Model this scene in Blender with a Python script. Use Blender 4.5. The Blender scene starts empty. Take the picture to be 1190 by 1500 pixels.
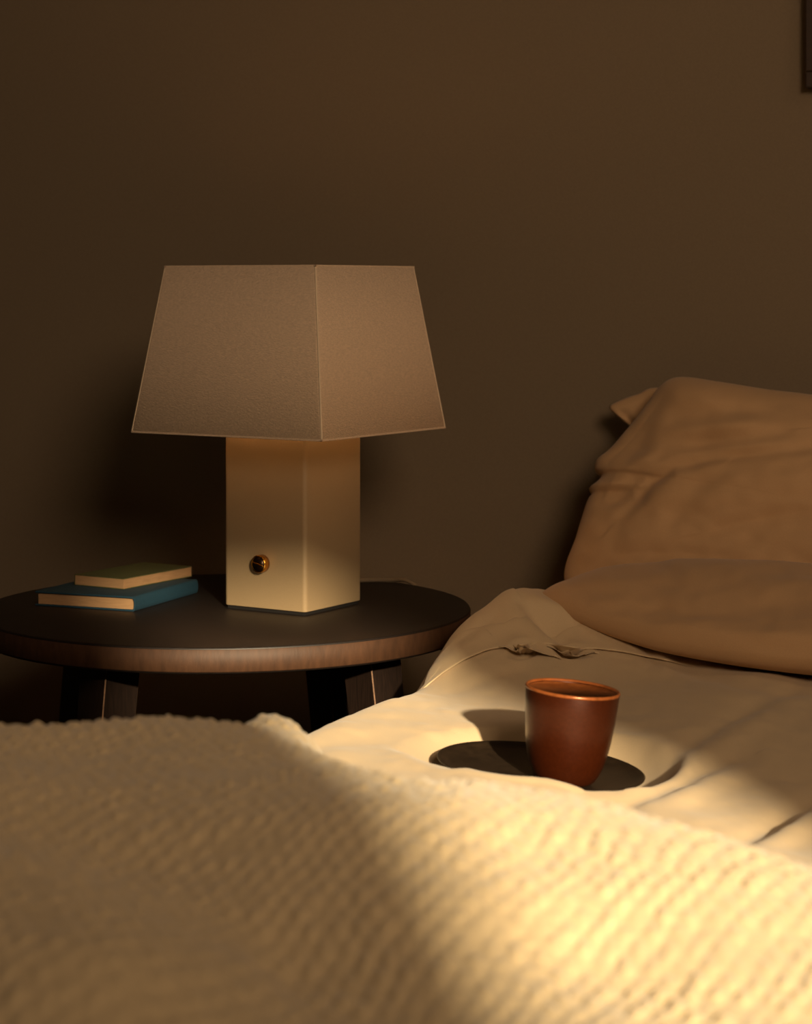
import bpy, bmesh, math, random
import numpy as np
from mathutils import Vector, Matrix

random.seed(4)
rng = np.random.RandomState(7)
PI = math.pi
F = 3135.0            # focal length in pixels of the 1190 px wide frame
HY = 420.0            # horizon row
CAMZ = 0.864
YAW = math.radians(20)
CY, SY = math.cos(YAW), math.sin(YAW)
SC = bpy.context.scene
COL = SC.collection

# ------------------------------------------------------------------ measuring
def W(X, Y, Z=0.0):                      # view-aligned metres -> room metres
    return Vector((CY*X - SY*Y, SY*X + CY*Y, Z))
def C(px, py, Y):                        # a point measured in the photo at depth Y
    return W((px-595)/F*Y, Y, CAMZ - (py-HY)/F*Y)
def proj(x, y, z):                       # room metres -> photo measure (numpy)
    X = CY*x + SY*y; Y = -SY*x + CY*y
    Y = np.maximum(Y, 0.3)
    return 595 + F*X/Y, HY - F*(z-CAMZ)/Y

def tps(pts, lam=1e-5):                  # thin plate surface through (x, y, z)
    P = np.array([[p[0], p[1]] for p in pts]); z = np.array([p[2] for p in pts])
    n = len(P)
    d = np.sqrt(((P[:, None]-P[None])**2).sum(-1)) + 1e-9
    K = d*d*np.log(d) + lam*np.eye(n)
    A = np.zeros((n+3, n+3)); A[:n, :n] = K; A[:n, n] = 1; A[:n, n+1:] = P
    A[n, :n] = 1; A[n+1:, :n] = P.T
    s = np.linalg.solve(A, np.concatenate([z, [0, 0, 0]]))
    def f(x, y):
        out = s[n] + s[n+1]*x + s[n+2]*y
        for i in range(n):
            r = np.sqrt((x-P[i, 0])**2 + (y-P[i, 1])**2) + 1e-9
            out = out + s[i]*r*r*np.log(r)
        return out
    return f

def sd_poly(px, py, line):               # distance and signed side to a polyline
    best = np.full(px.shape, 1e9); side = np.zeros(px.shape); tt = np.zeros(px.shape)
    L = len(line)-1
    for i in range(L):
        ax, ay = line[i][:2]; bx, by = line[i+1][:2]
        vx, vy = bx-ax, by-ay; q = vx*vx+vy*vy
        t = np.clip(((px-ax)*vx+(py-ay)*vy)/q, 0, 1)
        d = np.hypot(px-ax-t*vx, py-ay-t*vy)
        s = np.sign(vx*(py-ay)-vy*(px-ax))
        m = d < best
        best = np.where(m, d, best); side = np.where(m, s, side); tt = np.where(m, (i+t)/L, tt)
    return best, side, tt

def smooth(a, b, x):
    t = np.clip((x-a)/(b-a), 0, 1); return t*t*(3-2*t)

def vnoise(x, y, seed=0):                # smooth value noise (numpy)
    r = np.random.RandomState(seed); T = r.rand(256, 256)*2-1
    xi = np.floor(x).astype(int); yi = np.floor(y).astype(int)
    fx = x-xi; fy = y-yi
    fx = fx*fx*(3-2*fx); fy = fy*fy*(3-2*fy)
    g = lambda a, b: T[a % 256, b % 256]
    return (g(xi, yi)*(1-fx)+g(xi+1, yi)*fx)*(1-fy) + (g(xi, yi+1)*(1-fx)+g(xi+1, yi+1)*fx)*fy

def crease(px, py, lines):               # cloth folds: (polyline, width, depth, ridge)
    out = np.zeros(px.shape)
    for line, w, d, rdg in lines:
        dist, side, t = sd_poly(px, py, line)
        fade = np.sin(np.clip(t, 0.0, 1.0)*PI*0.92+0.08*PI*0.5)**0.6
        out += fade*(-d*np.exp(-(dist/w)**2) + rdg*np.exp(-((dist*side-1.9*w)/(1.3*w))**2))
    return out

# ------------------------------------------------------------------ materials
def lin(c):
    f = lambda v: v/12.92 if v <= .04045 else ((v+.055)/1.055)**2.4
    return (f(c[0]/255), f(c[1]/255), f(c[2]/255), 1)

def mat(name, rgb, rough=.6, metal=0., noise=None, bump=None, spec=.5, sheen=0., vary=.0, coat=0., ncoord='Object'):
    m = bpy.data.materials.new(name); m.use_nodes = True
    nt = m.node_tree; N = nt.nodes; L = nt.links
    b = N['Principled BSDF']
    col = rgb if len(rgb) == 4 else lin(rgb)
    b.inputs['Base Color'].default_value = col
    b.inputs['Roughness'].default_value = rough
    b.inputs['Metallic'].default_value = metal
    b.inputs['Specular IOR Level'].default_value = spec
    if sheen: b.inputs['Sheen Weight'].default_value = sheen; b.inputs['Sheen Roughness'].default_value = .5
    if coat: b.inputs['Coat Weight'].default_value = coat; b.inputs['Coat Roughness'].default_value = .25
    tc = N.new('ShaderNodeTexCoord')
    mp = N.new('ShaderNodeMapping'); L.new(tc.outputs[ncoord], mp.inputs['Vector'])
    if noise:                                # (scale, amount, (sx,sy,sz))
        mp.inputs['Scale'].default_value = noise[2]
        tx = N.new('ShaderNodeTexNoise'); tx.inputs['Scale'].default_value = noise[0]; tx.inputs['Detail'].default_value = 6
        L.new(mp.outputs[0], tx.inputs['Vector'])
        rp = N.new('ShaderNodeMapRange'); rp.inputs['From Min'].default_value = .3; rp.inputs['From Max'].default_value = .7
        rp.inputs['To Min'].default_value = 1-noise[1]; rp.inputs['To Max'].default_value = 1+noise[1]
        L.new(tx.outputs['Fac'], rp.inputs['Value'])
        mx = N.new('ShaderNodeVectorMath'); mx.operation = 'MULTIPLY'
        mx.inputs[0].default_value = col[:3]; L.new(rp.outputs[0], mx.inputs[1]); L.new(mx.outputs[0], b.inputs['Base Color'])
    if bump:                                 # (scale, strength, distance, stretch)
        mp2 = N.new('ShaderNodeMapping'); mp2.inputs['Scale'].default_value = bump[3]; L.new(tc.outputs[ncoord], mp2.inputs['Vector'])
        t2 = N.new('ShaderNodeTexNoise'); t2.inputs['Scale'].default_value = bump[0]; t2.inputs['Detail'].default_value = 4
        L.new(mp2.outputs[0], t2.inputs['Vector'])
        bp = N.new('ShaderNodeBump'); bp.inputs['Strength'].default_value = bump[1]; bp.inputs['Distance'].default_value = bump[2]
        L.new(t2.outputs['Fac'], bp.inputs['Height']); L.new(bp.outputs[0], b.inputs['Normal'])
    return m

M = {}
M['wall'] = mat('wall_paint', (126, 111, 91), .9, noise=(420, .05, (1, 1, 1)), bump=(500, .25, .0006, (1, 1, 1)), spec=.2)
M['ceil'] = mat('ceiling_paint', (170, 160, 145), .9)
M['floor'] = mat('floor_wood', (70, 48, 32), .5, noise=(12, .3, (1, 12, 1)))
M['trim'] = mat('trim_paint', (150, 138, 120), .6)
M['darkwood'] = mat('dark_stained_oak', (24, 17, 14), .5, noise=(60, .35, (1, 14, 1)), bump=(120, .25, .0006, (1, 14, 1)), spec=.35)
M['rimwood'] = mat('lit_oak_rim', (64, 41, 25), .6, noise=(160, .22, (1, 1, .3)), bump=(300, .3, .0006, (1, 1, .3)), spec=.35)  # lighter than the top: light on the rim put into the colour
M['legwood'] = mat('dark_oak_leg', (30, 19, 13), .55, noise=(60, .35, (8, 8, .6)), spec=.3)
M['arris'] = mat('lit_leg_edge', (110, 76, 48), .5, noise=(200, .3, (1, 1, 1)))  # paler colour paints the light caught along the leg corners
M['lampbody'] = mat('cream_lacquered_metal', (156, 134, 103), .36, noise=(600, .03, (1, 1, 1)), bump=(900, .1, .0003, (1, 1, 1)), spec=.5)
M['lampfoot'] = mat('dark_rubber_foot', (16, 12, 10), .7)
M['shade'] = mat('pale_linen_shade', (230, 204, 176), .95, noise=(260, .10, (1, 1, 3)), bump=(420, .55, .0014, (1, 1, 2)), spec=.1)
M['shadein'] = mat('white_shade_lining', (235, 225, 205), .8)
M['bulb'] = mat('warm_bulb', (240, 220, 180), .4)
M['bulb'].node_tree.nodes['Principled BSDF'].inputs['Emission Color'].default_value = (1, .6, .3, 1)
M['bulb'].node_tree.nodes['Principled BSDF'].inputs['Emission Strength'].default_value = 14.
M['piping'] = mat('pale_seam', (226, 205, 176), .9, bump=(500, .3, .001, (1, 1, 1)))
M['brass'] = mat('polished_brass', (214, 150, 62), .22, metal=1.)
M['darkbrass'] = mat('dark_brass_face', (46, 30, 18), .3, metal=.8)
M['cord'] = mat('beige_fabric_cord', (110, 96, 76), .8)
M['bluecover'] = mat('blue_book_cloth', (16, 54, 72), .75, noise=(500, .12, (1, 1, 1)), bump=(700, .3, .0004, (1, 1, 1)))
M['greencover'] = mat('olive_green_cover', (74, 78, 42), .7, noise=(300, .1, (1, 1, 1)))
M['pages'] = mat('book_pages', (168, 132, 94), .85, noise=(700, .12, (.08, .08, 1)), bump=(900, .4, .0004, (.05, .05, 1)))
M['duvet'] = mat('sand_cotton_duvet', (204, 181, 146), .85, noise=(900, .035, (1, 1, 1)), bump=(1100, .25, .0004, (1, 1, 1)), sheen=.15, spec=.15)
M['pillow'] = mat('tan_cotton_pillowcase', (192, 156, 116), .85, noise=(900, .04, (1, 1, 1)), bump=(1100, .3, .0004, (1, 1, 1)), sheen=.15, spec=.15)
M['throw'] = mat('cream_waffle_cotton', (206, 185, 148), .9, noise=(260, .07, (1, 1, 1)), bump=(420, .5, .0012, (1, 1, 1)), sheen=.3, spec=.1)
M['mattress'] = mat('mattress_cotton', (190, 176, 150), .9)
M['cup'] = mat('rust_brown_glaze', (64, 25, 7), .30, metal=.45, noise=(420, .14, (1, 1, 1)), bump=(260, .2, .0005, (1, 1, 1)), coat=.15)
M['cuprim'] = mat('bare_copper_rim', (150, 84, 42), .3, metal=.35, noise=(180, .25, (1, 1, 1)))
M['saucer'] = mat('dark_brown_stoneware', (40, 30, 20), .42, metal=.15, noise=(90, .4, (1, 1, 1)), bump=(300, .3, .0005, (1, 1, 1)))
M['art'] = mat('brown_print', (90, 74, 56), .9, noise=(6, .1, (1, 1, 1)))
M['frame'] = mat('dark_picture_frame_wood', (52, 36, 24), .5, noise=(60, .2, (1, 1, 8)))
M['added_curtain'] = mat('added_curtain_cloth', (110, 92, 70), .95)

# ------------------------------------------------------------------ helpers
def mesh_obj(name, verts, faces, m, parent=None, smooth_=True, kind=None):
    me = bpy.data.meshes.new(name); me.from_pydata([tuple(v) for v in verts], [], faces); me.update()
    if smooth_: me.polygons.foreach_set('use_smooth', [True]*len(me.polygons))
    me.materials.append(m)
    o = bpy.data.objects.new(name, me); COL.objects.link(o)
    if parent: o.parent = parent
    if kind: o['kind'] = kind
    return o
def bm_obj(name, bm, m, parent=None, smooth_=False, kind=None):
    bmesh.ops.recalc_face_normals(bm, faces=bm.faces)
    me = bpy.data.meshes.new(name); bm.to_mesh(me); bm.free()
    if smooth_: me.polygons.foreach_set('use_smooth', [True]*len(me.polygons))
    me.materials.append(m)
    o = bpy.data.objects.new(name, me); COL.objects.link(o)
    if parent: o.parent = parent
    if kind: o['kind'] = kind
    return o
def tag(o, label, cat, group=None):
    o['label'] = label; o['category'] = cat
    if group: o['group'] = group
    return o
def empty(name, loc, rz=0):
    o = bpy.data.objects.new(name, None); COL.objects.link(o); o.empty_display_size = .05
    o.location = loc; o.rotation_euler = (0, 0, rz); return o
def box(bm, x0, x1, y0, y1, z0, z1, bev=0, seg=2):
    r = bmesh.ops.create_cube(bm, size=1)
    bmesh.ops.scale(bm, vec=(x1-x0, y1-y0, z1-z0), verts=r['verts'])
    bmesh.ops.translate(bm, vec=((x0+x1)/2, (y0+y1)/2, (z0+z1)/2), verts=r['verts'])
    if bev:
        es = list({e for v in r['verts'] for e in v.link_edges})
        bmesh.ops.bevel(bm, geom=es, offset=bev, segments=seg, profile=.5, affect='EDGES')
def lathe(name, prof, m, parent=None, n=96, closed=False):
    vs, fs = [], []
    for r, z in prof:
        for i in range(n):
            a = 2*PI*i/n; vs.append((r*math.cos(a), r*math.sin(a), z))
    k = len(prof)
    for j in range(k-1):
        for i in range(n):
            fs.append((j*n+i, j*n+(i+1) % n, (j+1)*n+(i+1) % n, (j+1)*n+i))
    if prof[0][0] > 0: fs.append(tuple(range(n))[::-1])
    if prof[-1][0] > 0: fs.append(tuple((k-1)*n+i for i in range(n)))
    o = mesh_obj(name, vs, fs, m, parent)
    bm = bmesh.new(); bm.from_mesh(o.data); bmesh.ops.remove_doubles(bm, verts=bm.verts, dist=1e-6)
    bmesh.ops.recalc_face_normals(bm, faces=bm.faces); bm.to_mesh(o.data); bm.free()
    return o
def tube(name, pts, r, m, parent=None):
    cu = bpy.data.curves.new(name, 'CURVE'); cu.dimensions = '3D'; cu.bevel_depth = r; cu.bevel_resolution = 4
    sp = cu.splines.new('BEZIER'); sp.bezier_points.add(len(pts)-1)
    for b, p in zip(sp.bezier_points, pts):
        b.co = p; b.handle_left_type = b.handle_right_type = 'AUTO'
    tmp = bpy.data.objects.new('tmp', cu)
    me = bpy.data.meshes.new_from_object(tmp); bpy.data.objects.remove(tmp)
    me.materials.clear(); me.materials.append(m); me.name = name
    me.polygons.foreach_set('use_smooth', [True]*len(me.polygons))
    o = bpy.data.objects.new(name, me); COL.objects.link(o)
    if parent: o.parent = parent
    return o
def grid_obj(name, X, Y, Z, m, parent=None, keep=None):
    nu, nv = X.shape
    vs = np.stack([X, Y, Z], -1).reshape(-1, 3)
    idx = np.arange(nu*nv).reshape(nu, nv)
    q = np.stack([idx[:-1, :-1], idx[1:, :-1], idx[1:, 1:], idx[:-1, 1:]], -1).reshape(-1, 4)
    if keep is not None:
        k = keep.reshape(-1)[q].all(1); q = q[k]
        used = np.unique(q); rem = -np.ones(nu*nv, int); rem[used] = np.arange(len(used))
        vs = vs[used]; q = rem[q]
    me = bpy.data.meshes.new(name)
    me.vertices.add(len(vs)); me.vertices.foreach_set('co', vs.astype(np.float32).ravel())
    me.loops.add(len(q)*4); me.loops.foreach_set('vertex_index', q.astype(np.int32).ravel())
    me.polygons.add(len(q)); me.polygons.foreach_set('loop_start', np.arange(0, len(q)*4, 4, dtype=np.int32))
    me.polygons.foreach_set('loop_total', np.full(len(q), 4, dtype=np.int32))
    me.update(calc_edges=True); me.validate()
    me.polygons.foreach_set('use_smooth', [True]*len(me.polygons))
    me.materials.append(m)
    o = bpy.data.objects.new(name, me); COL.objects.link(o)
    if parent: o.parent = parent
    return o

# ------------------------------------------------------------------ sun and window geometry
EL = math.radians(17.8); AZ = math.radians(-14.0)
dv = (math.sin(AZ)*math.cos(EL), math.cos(AZ)*math.cos(EL), -math.sin(EL))
SUN = W(dv[0], dv[1], dv[2])                       # direction the light travels
WALLB, WALLH = -1.7, 2.64                          # window wall and head wall
def back(p):                                       # where the ray to p crosses the window wall
    t = (WALLB-.08-p.y)/SUN.y; return p + SUN*t
qL = back(W(-.326, 2.2, .5)); qR = back(W(.120, 2.17, .5)); qT = back(W(-.13, 2.37, .532))
WX0, WX1, WZ1, WZ0 = qL.x, qR.x+.12, qT.z, .95
print('window', WX0, WX1, WZ0, WZ1)

# ------------------------------------------------------------------ room
RX0, RX1, RH = -2.6, 2.5, 2.5
def slab(name, *a, m=None):
    bm = bmesh.new(); box(bm, *a); return bm_obj(name, bm, m or M['wall'], kind='structure')
slab('floor', RX0-.1, RX1+.1, WALLB-.1, WALLH+.1, -.1, 0, m=M['floor'])
slab('ceiling', RX0-.1, RX1+.1, WALLB-.1, WALLH+.1, RH, RH+.1, m=M['ceil'])
slab('wall_back', RX0-.1, RX1+.1, WALLH, WALLH+.1, 0, RH)
slab('wall_left', RX0-.1, RX0, WALLB-.1, WALLH, 0, RH)
slab('wall_right', RX1, RX1+.1, WALLB-.1, WALLH, 0, RH)
bm = bmesh.new()
box(bm, RX0, WX0, WALLB-.1, WALLB, 0, RH); box(bm, WX1, RX1, WALLB-.1, WALLB, 0, RH)
box(bm, WX0, WX1, WALLB-.1, WALLB, 0, WZ0); box(bm, WX0, WX1, WALLB-.1, WALLB, WZ1, RH)
bm_obj('wall_front', bm, M['wall'], kind='structure')
bm = bmesh.new(); box(bm, RX0, RX1, WALLH-.014, WALLH, 0, .09, .003)
bm_obj('baseboard_back', bm, M['trim'], kind='structure')
bm = bmesh.new()
t_ = .02
box(bm, WX0-.05, WX0-.001, WALLB, WALLB+t_, WZ0-.05, WZ1+.05); box(bm, WX1+.001, WX1+.05, WALLB, WALLB+t_, WZ0-.05, WZ1+.05)
box(bm, WX0-.05, WX1+.05, WALLB, WALLB+t_, WZ1+.001, WZ1+.05); box(bm, WX0-.05, WX1+.05, WALLB, WALLB+t_*2, WZ0-.05, WZ0-.001)
bm_obj('window_1', bm, M['trim'], kind='structure')

# unseen drape added at the window, its slanted edge cuts the sunbeam
e1 = back(W(.010, 2.17, .47)); e2 = back(W(.25, 1.75, .46)); YC = WALLB+.06
def oncur(p):
    t = (YC-p.y)/SUN.y; return p+SUN*t
e1 = oncur(e1); e2 = oncur(e2)
print('added_curtain', e1, e2)
zs = np.linspace(.25, 2.3, 90); us = np.linspace(0, 1, 120)
ex = np.interp(zs, [.25, e2.z-.15, e2.z, e1.z, e1.z+.25, 2.3], [e2.x+.08, e2.x+.05, e2.x, e1.x, e1.x+.012, e1.x+.02])
Xc = ex[:, None]+us[None]*(WX1+.22-ex)[:, None]; Zc = np.repeat(zs[:, None], us.size, 1)
Yc = YC + .022*np.sin(us*44)[None]*np.minimum(1, us*12)[None]+0*Zc
cur = empty('added_curtain', (0, 0, 0)); tag(cur, 'unseen brown drape added at the window behind the viewer to shape the sunbeam', 'added_curtain')
CURT = (Xc, Yc, Zc)

# picture frame at the right, only its left edge is in view
pc = C(1184, 131, 2.63)
fr = empty('picture_frame', (pc.x+.25, WALLH, pc.z))
tag(fr, 'dark wooden picture frame high on the wall above the pillows', 'picture frame')
bm = bmesh.new()
w_, h_, b_ = .5, .7, .02
box(bm, -w_/2, w_/2, -.022, 0, 0, b_, .002); box(bm, -w_/2, w_/2, -.022, 0, h_-b_, h_, .002)
box(bm, -w_/2, -w_/2+b_, -.022, 0, b_, h_-b_, .002); box(bm, w_/2-b_, w_/2, -.022, 0, b_, h_-b_, .002)
bm_obj('frame_moulding', bm, M['frame'], fr)
bm = bmesh.new(); box(bm, -w_/2+b_, w_/2-b_, -.010, -.004, b_, h_-b_); bm_obj('print', bm, M['art'], fr)

grid_obj('added_curtain_panel', *CURT, M['added_curtain'], cur)
bm = bmesh.new(); box(bm, WX0-.2, WX1+.3, WALLB+.05, WALLB+.07, 2.30, 2.32, .006); bm_obj('added_curtain_rail', bm, M['frame'], cur)
# ------------------------------------------------------------------ side table
TZ = .500; TR = .278
tcn = W(-.205, 2.437)
tb = empty('side_table', (tcn.x, tcn.y, 0), YAW)
tag(tb, 'round dark-stained wooden side table with splayed legs, carrying the lamp and books', 'side table')
th = .0278
lathe('tabletop', [(0, TZ-th), (TR-.004, TZ-th), (TR-.001, TZ-th+.0012), (TR, TZ-th+.004), (TR, TZ-.002), (TR-.0007, TZ-.0006), (TR-.002, TZ), (0, TZ)][::-1], M['darkwood'], tb, 192)
lathe('lit_edge_band', [(TR-.001, TZ-th+.002), (TR+.0006, TZ-th+.0035), (TR+.0006, TZ-.003), (TR-.001, TZ-.0015)], M['rimwood'], tb, 192)
lr = math.radians(12)
for sx, sy in ((-1, -1), (1, -1), (1, 1), (-1, 1)):
    ox = .14*(sx*math.cos(lr)-sy*math.sin(lr)); oy = .14*(sx*math.sin(lr)+sy*math.cos(lr))
    bm = bmesh.new(); hw = .023
    top = bmesh.ops.create_cube(bm, size=1)
    bmesh.ops.scale(bm, vec=(2*hw, 2*hw, TZ-th), verts=bm.verts); bmesh.ops.translate(bm, vec=(0, 0, (TZ-th)/2), verts=bm.verts)
    ve = [e for e in bm.edges if abs(e.verts[0].co.z-e.verts[1].co.z) > .1]
    bmesh.ops.bevel(bm, geom=ve, offset=.0011, segments=1, affect='EDGES')
    bmesh.ops.rotate(bm, verts=bm.verts, cent=(0, 0, 0), matrix=Matrix.Rotation(PI/4, 3, 'Z'))
    ux, uy = ox/math.hypot(ox, oy), oy/math.hypot(ox, oy)
    for v in bm.verts:
        k = 1-v.co.z/(TZ-th); s_ = 1-.25*k
        v.co.x = v.co.x*s_+ox+ux*.06*k; v.co.y = v.co.y*s_+oy+uy*.06*k
    lg = bm_obj('leg', bm, M['legwood'], tb)
    lg.data.materials.append(M['arris'])
    for p in lg.data.polygons:
        if abs(p.normal.z) < .5 and p.area < .0012: p.material_index = 1

# ------------------------------------------------------------------ lamp
lc = W(-.1285, 2.4420)
# fitted from the photo: near bottom corner at (447,901)
s = .1125; LR = math.radians(32.3)
lamp = empty('table_lamp', (lc.x, lc.y, TZ), YAW - LR)
tag(lamp, 'table lamp with square cream base and tapered square linen shade on the round side table', 'lamp')
bm = bmesh.new(); box(bm, -s/2+.003, s/2-.003, -s/2+.003, s/2-.003, 0, .005); bm_obj('foot', bm, M['lampfoot'], lamp)
bm = bmesh.new(); box(bm, -s/2, s/2, -s/2, s/2, .0038, .235)
es = [e for e in bm.edges if abs(e.verts[0].co.z-e.verts[1].co.z) > .1]
bmesh.ops.bevel(bm, geom=es, offset=.005, segments=5, profile=.5, affect='EDGES')
es = [e for e in bm.edges if e.verts[0].co.z > .23 and e.verts[1].co.z > .23 or e.verts[0].co.z < .006 and e.verts[1].co.z < .006]
bmesh.ops.bevel(bm, geom=es, offset=.0012, segments=2, profile=.5, affect='EDGES')
body = bm_obj('lamp_base', bm, M['lampbody'], lamp, True)
def sharpen(o, deg=35):
    o.data.set_sharp_from_angle(angle=math.radians(deg))
sharpen(body)
# shade: 4 tapered panels with a lining
B2, T2, Z0, Z1 = .1268, .1005, .2010, .3865
SXE = .0037
def frustum(name, b, t, z0, z1, m, n=1, inward=False):
    vs = []; fs = []
    cor = [(-1, -1), (1, -1), (1, 1), (-1, 1)]; ns = 24; rr = .004
    ring = []
    for k in range(4):
        a0 = PI+ k*PI/2
        for j in range(5):
            a = a0 + j*PI/8
            ring.append((cor[k], math.cos(a), math.sin(a)))
    for (z, h) in ((z0, b), (z0+(z1-z0)*.5, (b+t)/2), (z1, t)):
        for (c, ca, sa) in ring: vs.append((c[0]*(h+SXE-rr)+rr*ca-SXE, c[1]*(h-rr)+rr*sa, z))
    n_ = len(ring)
    for j in range(2):
        for i in range(n_):
            f = (j*n_+i, j*n_+(i+1) % n_, (j+1)*n_+(i+1) % n_, (j+1)*n_+i)
            fs.append(f[::-1] if inward else f)
    return vs, fs
vs, fs = frustum('', B2, T2, Z0, Z1, None)
sh = mesh_obj('shade', vs, fs, M['shade'], lamp); sharpen(sh, 30)
sm = sh.modifiers.new('thick', 'SOLIDIFY'); sm.thickness = .0014; sm.offset = -1
vs, fs = frustum('', B2-.003, T2-.003, Z0+.001, Z1-.001, None, inward=True)
li = mesh_obj('shade_lining', vs, fs, M['shadein'], sh); sharpen(li, 30)
for k, (cx, cy) in enumerate([(-1, -1), (1, -1), (1, 1), (-1, 1)]):
    tube('seam', [(cx*(B2+SXE-.0012)-SXE, cy*(B2-.0012), Z0+.001), (cx*((B2+T2)/2+SXE-.0012)-SXE, cy*((B2+T2)/2-.0012), (Z0+Z1)/2), (cx*(T2+SXE-.0012)-SXE, cy*(T2-.0012), Z1-.001)], .0011, M['piping'], sh)
for z, h in ((Z0, B2), (Z1, T2)):
    bm = bmesh.new()
    for (x0, x1, y0, y1) in ((-h-2*SXE, h, -h, -h+.003), (-h-2*SXE, h, h-.003, h), (-h-2*SXE, -h-2*SXE+.003, -h, h), (h-.003, h, -h, h)):
        box(bm, x0, x1, y0, y1, z-.0012, z+.0012, .0004, 1)
    bm_obj('rim_tape', bm, M['shade'], sh)
# socket, bulb, spider holding the shade
lathe('socket', [(0, .235), (.019, .235), (.019, .262), (.016, .266), (0, .266)], M['brass'], lamp, 40)
lathe('bulb', [(0, .262), (.012, .266), (.014, .275), (.028, .305), (.030, .320), (.024, .338), (.010, .348), (0, .349)], M['bulb'], lamp, 40)
bm = bmesh.new()
box(bm, -T2-2*SXE+.003, T2-.003, -.0015, .0015, Z1-.012, Z1-.009); box(bm, -.0015, .0015, -T2+.003, T2-.003, Z1-.012, Z1-.009)
box(bm, -.0015, .0015, -.034, -.031, .236, Z1-.010); box(bm, -.0015, .0015, .031, .034, .236, Z1-.010)
bm_obj('shade_carrier', bm, M['brass'], lamp)
# switch knob, fitted from the photo at (380,827) on the face towards the viewer's left
sw = bpy.data.objects.new('switch', None)
kn = lathe('knob', [(0, 0), (.0085, 0), (.0100, .0008), (.0100, .0085), (.0094, .0098), (.0085, .0098), (.0080, .0090), (0, .0090)], M['brass'], lamp, 56)
bpy.data.objects.remove(sw)
kf = lathe('knob_face', [(0, .0091), (.0078, .0091), (.0078, .0096), (0, .0098)], M['darkbrass'], kn, 48)
bm = bmesh.new(); box(bm, -.0076, .0076, -.0007, .0007, .0094, .0103, .0002, 1); nk = bm_obj('marker', bm, M['brass'], kf)
nk.rotation_euler = (0, 0, math.radians(-15)); kf.location = (0, 0, 0)
kn.location = (-.0020, -s/2, .0545); kn.rotation_euler = (PI/2, 0, 0)
# cord over the back of the table
cz = .0035
def LL(X, Y, Z): 
    v = W(X, Y, Z) - Vector((lc.x, lc.y, TZ)); a = -(YAW-LR)
    return (v.x*math.cos(a)-v.y*math.sin(a), v.x*math.sin(a)+v.y*math.cos(a), v.z)
tube('power_cord', [LL(-.135, 2.515, TZ+.006), LL(-.11, 2.56, TZ+cz), LL(-.09, 2.60, TZ+cz), LL(-.05, 2.628, TZ+cz), LL(-.02, 2.628, TZ+cz), LL(.005, 2.615, TZ+cz*.9), LL(.03, 2.62, TZ-.03), LL(.05, 2.64, .35), LL(.05, 2.66, .06)], .0028, M['cord'], lamp)

# ------------------------------------------------------------------ books
def iz(px, py, z):                                  # photo point on a horizontal plane of height z
    Y = (CAMZ-z)/((py-HY)/F); return Vector(((px-595)/F*Y, Y))
# lower: blue hardback, spine to the right
b1 = iz(195, 896, TZ); b0 = iz(51, 887, TZ); b2 = iz(286, 869, TZ)
def book(name, near, left, right, z0, t, cover, spine_right, lab, bw=None, bd=None, ang=None):
    e = (left-near); wid = bw or e.length; ang = ang if ang is not None else math.atan2(-e.y, -e.x)
    dep = bd or (right-near).length
    p = W(near.x, near.y, z0)
    o = empty(name, p, YAW+ang)                     # local x to the right along the near face, y away
    tag(o, lab[0], 'book', 'books on the side table')
    return o, wid, dep
ang1 = math.atan2(-(b0-b1).y, -(b0-b1).x); w1 = (b0-b1).length; d1 = (b2-b1).length
print('blue book', w1, d1, math.degrees(ang1), b1, b0, b2)
T1 = .0165
o, _, _ = book('book', b1, b0, b2, TZ, T1, None, True, ['blue cloth hardback lying flat on the table beneath the green book'])
dirr = (b2-b1); a2 = math.atan2(dirr.y, dirr.x)-ang1   # angle of depth edge in local frame
print('depth edge angle', math.degrees(a2))
d1 = min(d1, .19)
def hard(o, w, d, t, m):
    c = .002
    bm = bmesh.new()
    box(bm, -w, 0, 0, d, 0, c, .0006, 1); bm_obj('back_cover', bm, m, o)
    bm = bmesh.new(); box(bm, -w, 0, 0, d, t-c, t, .0006, 1); bm_obj('front_cover', bm, m, o)
    bm = bmesh.new(); n = 10; vs = []; fs = []
    for yy in (0, d):
        for k in range(n+1):
            a = -PI/2+PI*k/n; vs.append((.0000+.003*math.cos(a), yy, t/2+(t/2)*math.sin(a)))
        for k in range(n+1):
            a = PI/2-PI*k/n; vs.append((-.0015+.003*math.cos(a), yy, t/2+(t/2-.0018)*math.sin(a)))
    q = 2*(n+1)
    for k in range(q): fs.append((k, (k+1) % q, q+(k+1) % q, q+k))
    for k in range(n): fs.append((k, k+1, 2*n-k, 2*n+1-k)); fs.append((q+2*n+1-k, q+2*n-k, q+k+1, q+k))
    s_ = mesh_obj('spine', vs, fs, m, o); sharpen(s_)
    bm = bmesh.new(); box(bm, -w+.003, -.0012, .003, d-.003, c, t-c); bm_obj('pages', bm, M['pages'], o)
hard(o, w1, d1, T1, M['bluecover'])
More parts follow.
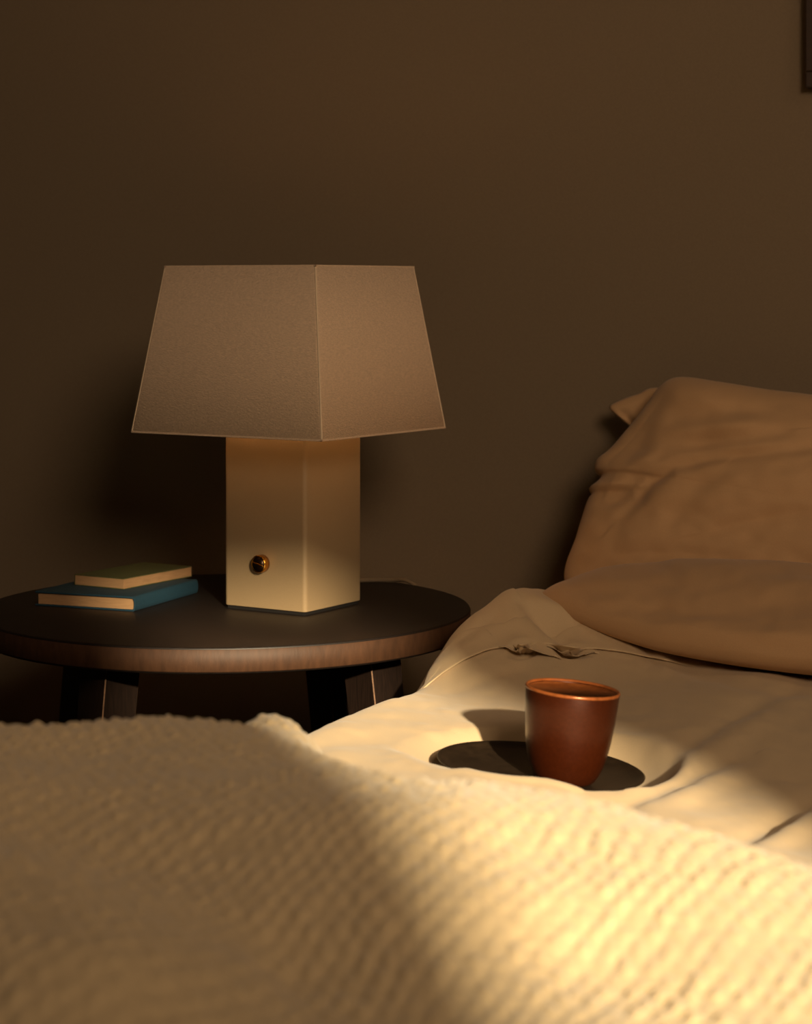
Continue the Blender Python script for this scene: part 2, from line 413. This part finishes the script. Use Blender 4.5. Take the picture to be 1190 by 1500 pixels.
# upper: thin green paperback, spine away
zb = TZ+T1
c1 = iz(181, 864, zb); c0 = iz(105, 858, zb); c2 = iz(281, 845, zb)
print('green', (c0-c1).length, (c2-c1).length)
w2 = (c0-c1).length; d2 = min((c2-c1).length, .19); ang2 = math.atan2(-(c0-c1).y, -(c0-c1).x)
aa = math.atan2((c2-c1).y, (c2-c1).x)-PI/2
ang2 = aa*.6+ang2*.4
print('angles green', math.degrees(ang2), math.degrees(aa))
p = W(c1.x, c1.y, zb+.0003)
o = empty('book', p, YAW+aa)
tag(o, 'thin olive green paperback lying on top of the blue book', 'book', 'books on the side table')
o.name = 'book'
T2b = .0125; cc = .0009; w2 = w2*1.0
bm = bmesh.new(); box(bm, -w2, 0, 0, d2, 0, cc); box(bm, -w2, 0, 0, d2, T2b-cc, T2b); box(bm, -w2, -w2+.001, 0, d2, cc, T2b-cc); bm_obj('cover', bm, M['greencover'], o)
bm = bmesh.new(); box(bm, -w2+.001, -.0003, .0003, d2-.0003, cc, T2b-cc); bm_obj('pages', bm, M['pages'], o)

# ------------------------------------------------------------------ bed
XE = -.735                                          # left edge of the bed
bed = empty('bed', (.08, 1.55, 0)); tag(bed, 'double bed against the wall, hidden under sand coloured bedding', 'bed')
bm = bmesh.new(); box(bm, -.78, .80, -1.05, 1.05, .20, .425, .04, 4); bm_obj('mattress', bm, M['mattress'], bed, True)
bm = bmesh.new(); box(bm, -.79, .81, -1.06, 1.06, .10, .20, .005); bm_obj('bed_frame', bm, M['darkwood'], bed)
for sx in (-.72, .72):
    for sy in (-.98, .98):
        bm = bmesh.new(); box(bm, sx-.03, sx+.03, sy-.03, sy+.03, 0, .10, .003); bm_obj('leg', bm, M['darkwood'], bed)

# saucer and cup placement
sc_Y = 1.822; sc_c = C(791, 1138, sc_Y)             # centre of saucer underside
ROLL = math.radians(5.4)
nrm = W(math.sin(ROLL), -.0, math.cos(ROLL)); nrm.normalize()
Rm = Matrix.Rotation(YAW, 4, 'Z') @ Matrix.Rotation(ROLL, 4, 'Y')
SR = .0885

# duvet ------------------------------------------------
dp = [(445,1056,1.89),(500,1033,1.97),(560,1017,2.05),(620,1003,2.14),(650,967,2.19),(700,912,2.26),(735,887,2.30),(765,875,2.31),
      (600,1080,1.88),(550,1110,1.78),(700,1060,1.95),(650,1030,2.05),(720,1005,2.13),(690,1139,1.70),(800,1150,1.69),(620,1135,1.72),
      (1000,1050,1.98),(1100,1000,2.10),(1180,1015,2.08),(965,1000,2.14),(1100,1100,1.86),(1190,1150,1.77),(1000,1150,1.74),
      (1190,1250,1.55),(1000,1200,1.63),(850,970,2.21),(900,945,2.26),(820,905,2.30),(760,930,2.25),(700,960,2.2),(880,1180,1.67)]
pts = [C(*p) for p in dp]
for x in (-.7, -.3, .1, .5, .86):
    for y in (.5, .85, 1.15): pts.append(Vector((x, y, .455)))
for x in (-.2, .1, .5, .86):
    for y in (1.5, 1.9, 2.2): pts.append(Vector((x, y, .462)))
for x in (-.55, -.3, 0, .4, .86): pts.append(Vector((x, 2.45, .465)))
pts += [Vector((-.75, 1.4, .462)), Vector((-.7, 2.42, .50)), Vector((-.62, 2.38, .50))]
fd = tps(pts, 2e-5)
hemL = [(560,1040),(622,1006),(650,986),(680,967),(715,951),(750,947),(782,943),(800,943),(830,946),(852,951),(875,951),(910,955),(945,962),(985,968),(1040,985)]
dcr = [([(945,1134),(985,1105),(1026,1079),(1110,1031),(1180,1000)], 13, .0045, .004),
       ([(912,1182),(950,1166),(983,1153),(1030,1130),(1100,1105)], 12, .004, .004),
       ([(1085,1230),(1130,1208),(1175,1180),(1240,1150)], 14, .006, .005),
       ([(460,1062),(520,1050),(590,1052),(650,1066)], 8, .0016, .0010),
       ([(470,1085),(540,1086),(600,1096),(640,1110)], 8, .0018, .0012),
       ([(520,1040),(570,1034),(640,1040)], 7, .0012, .0010),
       ([(430,1100),(500,1092),(560,1104)], 9, .0015, .0010),
       ([(640,1030),(700,1000),(745,985),(800,980)], 9, .0015, .001),
       ([(768,880),(790,905),(815,930),(835,944)], 11, .012, .006),
       ([(850,905),(900,930),(940,950),(960,968)], 9, .007, .003),
       ([(700,925),(680,945),(650,975)], 10, .0015, .0015),
       ([(785,880),(830,904),(875,926),(930,948),(975,966)], 11, -.0115, 0),
       ([(640,960),(690,925),(735,900)], 9, .002, .002),
       ([(985,975),(1040,990),(1110,1003),(1190,1018)], 9, .006, .0)]
def duvet_top(x, y):
    z = fd(x, y)
    z = np.maximum(z, .440)
    px, py = proj(x, y, z)
    z = z + crease(px, py, dcr)
    d, s_, t = sd_poly(px, py, hemL)
    up = smooth(-1.2, 1.2, -d*s_)                    # 1 above the hem line
    win = smooth(0, .1, t)*(1-smooth(.93, 1., t))
    # open mouths under the folded edge
    for (cx, cy, rx, ry, dep, tilt) in ((766, 956, 19, 8, .010, -.12), (836, 956, 23, 8, .010, .10)):
        u = (px-cx)+0*py; v = (py-cy)-tilt*(px-cx)
        z = z - dep*np.exp(-((u/rx)**2+(v/ry)**2)**1.6)
    z = z + .0012*vnoise(x*28, y*28, 3)+.0006*vnoise(x*75+y*20, y*60, 5)
    # dent under the saucer
    r = np.hypot(x-sc_c.x, y-sc_c.y)
    pl = sc_c.z - .0025 - (nrm.x*(x-sc_c.x)+nrm.y*(y-sc_c.y))/nrm.z
    X = CY*x+SY*y; Y = -SY*x+CY*y
    Xs = CY*sc_c.x+SY*sc_c.y; 
    k = 1-smooth(.086, .128, r)
    z = np.minimum(z, pl)*k + z*(1-k)
    # lip of cloth that rises in front of the saucer on its left
    l, _, tt = sd_poly(X, Y, [(Xs-.102, sc_Y-.028), (Xs-.056, sc_Y-.082), (Xs+.00, sc_Y-.103), (Xs+.030, sc_Y-.108)])
    z = z + .0135*np.exp(-(l/.020)**2)*np.sin(np.clip(tt*.9+.1, 0, 1)*PI)**.7
    return z
def xedge(y): return XE + .055*smooth(2.12, 2.42, y)
ys = np.concatenate([np.linspace(.47, 1.5, 120), np.linspace(1.504, 1.95, 200), np.linspace(1.9515, 2.36, 330), np.linspace(2.364, 2.56, 40)]); ny = len(ys)
s_top = np.concatenate([np.linspace(0, .60, 380), np.linspace(.61, 1.60, 70)])
Rr = .035
hang = np.linspace(0, 1, 40)
Yg = ys[:, None]
xe = xedge(Yg)
Xt = xe + s_top[None, :]
Yt = np.repeat(Yg, s_top.size, 1)
Zt = duvet_top(Xt, Yt)
tt = np.clip(Rr-s_top, 0, Rr)[None, :]
Zt = Zt - (Rr-np.sqrt(np.maximum(Rr*Rr-tt*tt, 0)))*1.0
hx = xe - .012*np.sin(hang[None, ::-1]*PI*.9) - .010*hang[None, ::-1]*(1+.8*np.sin(Yg*22)) 
hz = Zt[:, :1]*(1-hang[None, ::-1]) + .16*hang[None, ::-1]
Xa = np.concatenate([hx[:, :-1], Xt], 1); Ya = np.concatenate([np.repeat(Yg, hang.size-1, 1), Yt], 1); Za = np.concatenate([hz[:, :-1], Zt], 1)
duv = grid_obj('duvet', Xa, Ya, Za, M['duvet'])
tag(duv, 'smooth sand coloured cotton duvet spread over the bed under the cup and saucer', 'duvet')
DUV = duvet_top
# folded hem of the duvet lying back towards the pillows: its lip stands off the cloth
hl = np.array([(612,1008),(630,1000),(650,986),(680,967),(715,952),(750,947),(772,944),(788,944),(800,944),(830,947),(852,951),(875,951),(910,955),(945,962),(985,970),(1020,980)], float)
seg = np.concatenate([[0], np.cumsum(np.hypot(*np.diff(hl, axis=0).T))]); q = np.linspace(0, seg[-1], 260)
hx_, hy_ = np.interp(q, seg, hl[:, 0]), np.interp(q, seg, hl[:, 1])
hx_ = np.convolve(np.pad(hx_, 6, 'edge'), np.ones(13)/13, 'valid'); hy_ = np.convolve(np.pad(hy_, 6, 'edge'), np.ones(13)/13, 'valid')
hh = .0022 + .0135*np.exp(-((hx_-766)/15)**4) + .0115*np.exp(-((hx_-834)/22)**4) + .002*np.exp(-((hx_-690)/40)**2)
hh *= smooth(0, .08, q/seg[-1])*(1-smooth(.85, 1, q/seg[-1]))
hh = hh - .0015*(1-smooth(0, .06, q/seg[-1])) - .0015*smooth(.9, 1, q/seg[-1])
P_ = []
YY = np.linspace(1.9, 2.5, 1500)
for a, b, h in zip(hx_, hy_+hh*1450, hh):
    X_ = (a-595)/F*YY; zz = CAMZ-(b-HY)/F*YY
    wx_, wy_ = CY*X_-SY*YY, SY*X_+CY*YY
    below = np.nonzero(zz < duvet_top(wx_, wy_))[0]
    k = below[0] if len(below) else -1
    P_.append((wx_[k], wy_[k]))
P_ = np.array(P_)
for _ in range(3):
    P_[1:-1] = (P_[:-2]+P_[1:-1]*2+P_[2:])/4
T_ = np.gradient(P_, axis=0); T_ /= np.linalg.norm(T_, axis=1)[:, None]
Nn = np.stack([-T_[:, 1], T_[:, 0]], 1)              # uphill, away from the viewer
us_ = np.concatenate([np.linspace(.050, .003, 26), [.0012, 0, -.0003, .0003, .0015, .004, .009]])
dz_ = np.concatenate([np.zeros(26), [.0001, -.0004, -.0010, -.0016, -.0019, -.0020, -.0020]])
tq = (q/seg[-1])[:, None]
wsc = .12+.88*smooth(0, .22, tq)
HX = P_[:, :1]+Nn[:, :1]*us_[None]*wsc; HYY = P_[:, 1:]+Nn[:, 1:]*us_[None]*wsc
lift = hh[:, None]*np.clip(1-us_/.046, 0, 1)[None]**1.6 + .0016*smooth(.050, .040, us_)[None]*smooth(0, .05, q/seg[-1])[:, None] - .0012*(us_ > .047)[None]
et = np.clip(Rr-(HX-xedge(HYY)), 0, Rr)
HX = np.maximum(HX, xedge(HYY)-.001)
HZ = duvet_top(HX, HYY) - (Rr-np.sqrt(np.maximum(Rr*Rr-et*et, 0))) + lift + dz_[None]
hem = grid_obj('folded_hem', HX, HYY, HZ, M['duvet'], duv)

# throw ------------------------------------------------
sil = [(-150,1070,1.32),(0,1060,1.35),(80,1067,1.36),(190,1051,1.37),(290,1056,1.40),(370,1047,1.44),(425,1058,1.46),(475,1092,1.42),(560,1128,1.33),
       (690,1146,1.24),(800,1160,1.20),(900,1182,1.18),(1000,1208,1.16),(1100,1238,1.14),(1190,1270,1.12),(1350,1320,1.1)]
tp = list(sil) + [(200,1100,1.24),(0,1110,1.2),(430,1140,1.16),(300,1120,1.20),(560,1168,1.10),(620,1165,1.12),
      (300,1200,1.08),(430,1220,1.06),(120,1180,1.10),(0,1150,1.11),(200,1270,1.035),(60,1222,1.06),
      (600,1300,1.0),(750,1250,1.04),(900,1260,1.04),(900,1320,.995),(1050,1320,1.0),(1190,1380,.97),
      (600,1420,.935),(600,1500,.895),(760,1420,.94),(850,1440,.938),(900,1500,.885),(1190,1500,.89),(1050,1420,.935),(1400,1500,.89),
      (400,1330,.99),(450,1500,.895),(400,1440,.935),(520,1360,.97),
      (0,1250,.985),(130,1296,.965),(260,1360,.945),(380,1425,.93),(-100,1230,.99),
      (0,1320,.92),(0,1400,.87),(0,1500,.83),(150,1400,.875),(150,1500,.84),(300,1500,.865),(-150,1450,.86)]
pts = [C(*p) for p in tp]
for p in sil:                                        # it falls away behind its crest
    q = W((p[0]-595)/F*p[2], p[2]+.09); pts.append(Vector((q.x, q.y, .480)))
    q = W((p[0]-595)/F*p[2], p[2]+.22); pts.append(Vector((q.x, q.y, .43)))
for x in (-.6, -.3, 0, .4, .8): pts.append(Vector((x, .45, .50)))
for x in (.2, .5, .85): pts += [Vector((x, .75, .52)), Vector((x, 1.0, .52)), Vector((x, 1.15, .47))]
for v in pts[:3]: pass
base = pts
gx, gy = np.meshgrid(np.linspace(-.80, .35, 230), np.linspace(.6, 1.62, 200), indexing='ij')
tgt = np.array([[q[0], q[1], q[2]] for q in sil if -10 <= q[0] <= 1200])
idx = [i for i, q in enumerate(sil) if -10 <= q[0] <= 1200]
for it in range(7):
    ft = tps(base, 2e-5)
    gz = ft(gx, gy)
    qx, qy = proj(gx, gy, gz)
    for j, i in enumerate(idx):
        m_ = np.abs(qx-tgt[j, 0]) < 9
        err = qy[m_].min()-(tgt[j, 1])
        base[i].z -= -.8*err/F*tgt[j, 2]*1.0
        if it == 6: print('sil', tgt[j, 0], round(float(err), 1))
ft = tps(base, 2e-5)
nx, nyy = 900, 560
xs = np.linspace(-.80, .35, nx); ysn = np.linspace(.46, 1.62, nyy*1)
Xg, Yg2 = np.meshgrid(xs, ysn, indexing='ij')
Zd = DUV(np.maximum(Xg, XE), Yg2)
Z0_ = ft(Xg, Yg2)
p = .0088
wx = Xg+.009*vnoise(Xg*11, Yg2*11, 11)+.0016*vnoise(Xg*70, Yg2*70, 12); wy = Yg2+.009*vnoise(Xg*11+9, Yg2*11, 13)+.0016*vnoise(Xg*70, Yg2*70, 14)
aR = math.radians(33)
vx = CY*wx+SY*wy; vy = (-SY*wx+CY*wy)/1.75
U = (vx*.80+vy*.60)/p*PI; V = (-vx*.72+vy*.70)/p*PI
ci = np.random.RandomState(5).rand(512, 512)
cell = ci[np.floor(U/PI).astype(int) % 512, np.floor(V/PI).astype(int) % 512]
lump = .5+.5*vnoise(vx*150, vy*150, 23)
waf = np.abs(np.sin(U))**.7*np.abs(np.sin(V))**.7*(.45+.75*cell)*.9+.16*lump
amp = .0031*(1+.45*vnoise(Xg*30, Yg2*30, 15))
Zt_ = Z0_ + amp*(waf-.45) + .0022*vnoise(Xg*20, Yg2*20, 16)+ .0006*vnoise(Xg*260, Yg2*260, 19)
edge_t = np.clip(-.735-Xg, 0, None)                  # roll over the left side of the bed
Zt_ = Zt_ - edge_t*edge_t*55
keep = Z0_ > Zd + .004
Zt_ = np.maximum(Zt_, Zd+.003)
thr = grid_obj('throw_blanket', Xg, Yg2, Zt_, M['throw'], keep=keep)
tag(thr, 'cream waffle-textured blanket bunched across the bed in the foreground', 'blanket')

# pillows ------------------------------------------------
def catmull(poly, n):
    P = np.array(poly, float); m = len(P)
    out = []
    seg = np.hypot(*(np.roll(P, -1, 0)-P).T); tot = seg.sum()
    for i in range(m):
        k = max(2, int(round(n*seg[i]/tot)))
        p0, p1, p2, p3 = P[i-1], P[i], P[(i+1) % m], P[(i+2) % m]
        for j in range(k):
            t = j/k
            out.append(.5*((2*p1)+(-p0+p2)*t+(2*p0-5*p1+4*p2-p3)*t*t+(-p0+3*p1-3*p2+p3)*t**3))
    return np.array(out)
def pillow(name, outline, centre, toworld, front, backt, creases, m, label, nr=110, seed=1, pw=2.4, na=520, parent=None, wr=.002):
    B = catmull(outline, na); n = len(B)
    r = np.linspace(0, 1, nr)**.75
    Cn = np.array(centre)
    P2 = Cn[None, None]+r[:, None, None]*(B[None]-Cn[None, None])
    prof = np.maximum(1-r**pw, 0)**.5
    P0, N0 = toworld(P2[..., 0], P2[..., 1])
    h = prof[:, None]*np.ones((1, n))
    Pf = P0 + N0*(front*h)[..., None]
    px, py = proj(Pf[..., 0], Pf[..., 1], Pf[..., 2])
    dsp = crease(px, py, creases) + wr*vnoise(px/60, py/26, seed)*1.0 + wr*.35*vnoise(px/22, py/14, seed+1)
    dsp = dsp*1.7
    Pf = Pf + N0*(dsp*np.minimum(1, (1-r[:, None])*12))[..., None]
    Pb = P0 - N0*(backt*h)[..., None]
    vs = [tuple(v) for v in Pf.reshape(-1, 3)]+[tuple(v) for v in Pb.reshape(-1, 3)]
    o2 = nr*n; fs = []
    for i in range(nr-1):
        for j in range(n):
            j2 = (j+1) % n
            fs.append((i*n+j, (i+1)*n+j, (i+1)*n+j2, i*n+j2))
            fs.append((o2+i*n+j, o2+i*n+j2, o2+(i+1)*n+j2, o2+(i+1)*n+j))
    o = mesh_obj(name, vs, fs, m)
    bm = bmesh.new(); bm.from_mesh(o.data); bmesh.ops.remove_doubles(bm, verts=bm.verts, dist=1e-5)
    bmesh.ops.recalc_face_normals(bm, faces=bm.faces); bm.to_mesh(o.data); bm.free()
    tag(o, label, 'pillow', 'pillows at the head of the bed')
    return o
def lean(y0, k):
    def onplane(px, py):
        a = (px-595)/F; dx, dy, dz = CY*a-SY, SY*a+CY, -(py-HY)/F
        Y = (y0+k*(CAMZ-.46))/(dy-k*dz)
        return dx*Y, CAMZ+dz*Y
    n = Vector((0, -1, k)).normalized()
    def tw(u, v):
        P = np.stack([u, y0+k*(v-.46), v], -1)
        return P, np.array(n)[None, None]*np.ones(P.shape)
    return onplane, tw
on, tw = lean(2.425, .40)
outA = [(828,852),(845,790),(861,738),(868,727),(864,719),(876,709),(882,700),(873,692),(876,676),(895,660),(925,625),(948,596),(966,571),(985,558),(1010,556),(1050,562),(1120,573),(1190,582),
        (1300,600),(1480,632),(1640,650),(1660,700),(1640,800),(1650,930),(1560,985),(1200,965),(980,955),(860,925)]
crA = [([(1260,638),(1190,649),(1100,661),(1040,668),(980,682),(950,702),(930,728),(912,755)], 13, -.0, .0),
       ([(1280,640),(1190,652),(1100,663),(1040,670),(985,683),(955,703),(934,730),(905,762)], 11, .0075, -.006),
       ([(878,668),(930,657),(1000,640),(1060,636),(1150,628)], 14, .004, .003),
       ([(1030,778),(1080,765),(1140,754),(1230,745)], 12, .0045, -.004),
       ([(868,722),(890,722),(905,716),(925,712)], 6, .004, -.003),
       ([(930,640),(1000,612),(1080,600),(1180,606)], 16, .003, .003),
       ([(960,585),(940,640),(905,690)], 14, .003, -.003),
       ([(1040,700),(1000,740),(960,800)], 16, .002, .002),
       ([(840,835),(900,812),(1000,812),(1120,822)], 14, .003, .002)]
pa = pillow('pillow', [on(*q) for q in outA], on(1230, 770), tw, .085, .055, crA, M['pillow'],
            'large tan pillow leaning against the wall at the head of the bed', seed=21, pw=2.6)
# pillow behind, a folded corner peeks out
on2, tw2 = lean(2.53, .20)
outC = [(893,598),(905,588),(935,577),(970,568),(1100,585),(1400,640),(1600,660),(1600,940),(1300,960),(1000,930),(960,760),(935,640),(915,619)]
pillow('pillow', [on2(*q) for q in outC], on2(1230, 780), tw2, .022, .018,
       [([(900,598),(925,618),(950,640)], 7, .004, .003), ([(905,606),(935,600),(965,590)], 8, .003, .0)], M['pillow'],
       'pillow squeezed behind the leaning one, only its pointed corner showing', seed=31, pw=5., nr=90, wr=.001)
# lying pillow in front
outB = [(-.345,2.115),(-.43,2.132),(-.508,2.157),(-.56,2.182),(-.605,2.208),(-.650,2.240),(-.668,2.262),(-.655,2.300),(-.625,2.345),(-.56,2.385),(-.40,2.395),(-.10,2.40),(.03,2.38),(.05,2.25),(.04,2.10),(-.10,2.095),(-.25,2.10)]
def twB(u, v):
    lift = .004*smooth(-.50, -.67, u)
    P = np.stack([u, v, lift+.490+.042*smooth(2.10, 2.38, v)], -1)
    return P, np.array([0, -.42, .91])[None, None]*np.ones(P.shape)
crB = [([(860,885),(960,900),(1060,890),(1180,905)], 22, .003, .003), ([(900,935),(980,950),(1080,965)], 14, .003, .002),
       ([(1050,930),(1120,950),(1200,960)], 18, .003, .002)]
pillow('pillow', outB, (-.32, 2.27), twB, .046, .030, crB, M['pillow'],
       'tan pillow lying flat in front of the leaning pillow', seed=41, pw=2.8, wr=.002)

# ------------------------------------------------------------------ saucer and cup
sau = lathe('saucer', [(0, 0), (.050, 0), (.056, .0012), (.082, .0048), (SR, .0088), (SR+.0004, .0100), (SR-.001, .0106), (.084, .0082), (.074, .0058), (.058, .0042), (0, .0040)], M['saucer'], n=160)
sau.matrix_world = Matrix.Translation(sc_c) @ Rm
tag(sau, 'dark brown stoneware saucer lying on the duvet beneath the cup', 'saucer')
cup = empty('cup', (0, 0, 0)); tag(cup, 'rust brown glazed handleless cup standing on the saucer', 'cup')
cup.matrix_world = Matrix.Translation(sc_c) @ Rm @ Matrix.Translation((.0185, -.026, .0042))
H = .0785; R0 = .0395
prof = [(0, 0), (.0215, 0), (.0235, .0008), (.0262, .0035), (.0290, .0085), (.0315, .0150), (.0340, .0240), (.0360, .0350), (.0375, .0480), (.0388, .0630), (.0398, H-.0015), (.0396, H-.0004)]
inn = [(.0385, H-.0004), (.0372, H-.002), (.0362, .060), (.0345, .040), (.0315, .022), (.026, .011), (.014, .0065), (0, .006)]
lathe('cup_body', prof+inn, M['cup'], cup, 128)
lathe('rim', [(.0399, H-.0022), (.0400, H-.0008), (.0394, H+.0003), (.0386, H+.0004), (.0378, H-.0006), (.0374, H-.0022)], M['cuprim'], cup, 128)
for ch in cup.children: sharpen(ch, 60) if ch.name.startswith('cup') else None

# ------------------------------------------------------------------ light
def light(name, kind, loc, energy, col, size=None, aim=None, **kw):
    l = bpy.data.lights.new(name, kind); l.energy = energy; l.color = col
    if size: l.size = size
    for k, v in kw.items(): setattr(l, k, v)
    o = bpy.data.objects.new(name, l); COL.objects.link(o); o.location = loc
    if aim is not None: o.rotation_euler = (Vector(aim)-Vector(loc)).to_track_quat('-Z', 'Y').to_euler()
    return o
sun = light('sun', 'SUN', (3, -5, 4), 9.5, (1, .80, .51)); sun.data.angle = math.radians(1.4)
sun.rotation_euler = SUN.to_track_quat('-Z', 'Y').to_euler()
f1 = W(.80, -1.1, 1.95)
light('room_fill', 'SPOT', f1, 148, (1, .71, .46), None, W(.10, 2.6, 1.04), shadow_soft_size=.45, spot_size=math.radians(66), spot_blend=1.0)
light('side_fill', 'AREA', W(1.35, 1.0, 2.0), 2.6, (1, .68, .42), .8, W(.2, 2.6, .9), shape='DISK')
wd = bpy.data.worlds.new('world'); SC.world = wd; wd.use_nodes = True
wd.node_tree.nodes['Background'].inputs[0].default_value = (1, .66, .38, 1); wd.node_tree.nodes['Background'].inputs[1].default_value = .25

# ------------------------------------------------------------------ camera
cd = bpy.data.cameras.new('camera'); cam = bpy.data.objects.new('camera', cd); COL.objects.link(cam)
cd.sensor_fit = 'HORIZONTAL'; cd.sensor_width = 28.56; cd.lens = 28.56*F/1190
cam.location = (0, 0, CAMZ); cam.rotation_euler = (PI/2, 0, YAW)
cd.shift_y = -(750-HY)/1190
cd.clip_start = .05
cd.dof.use_dof = True; cd.dof.focus_distance = 2.15; cd.dof.aperture_fstop = cd.lens/8.8
SC.camera = cam
SC.view_settings.view_transform = 'Standard'
SC.view_settings.look = 'None'
SC.cycles.use_denoising = True
SC.cycles.max_bounces = 8
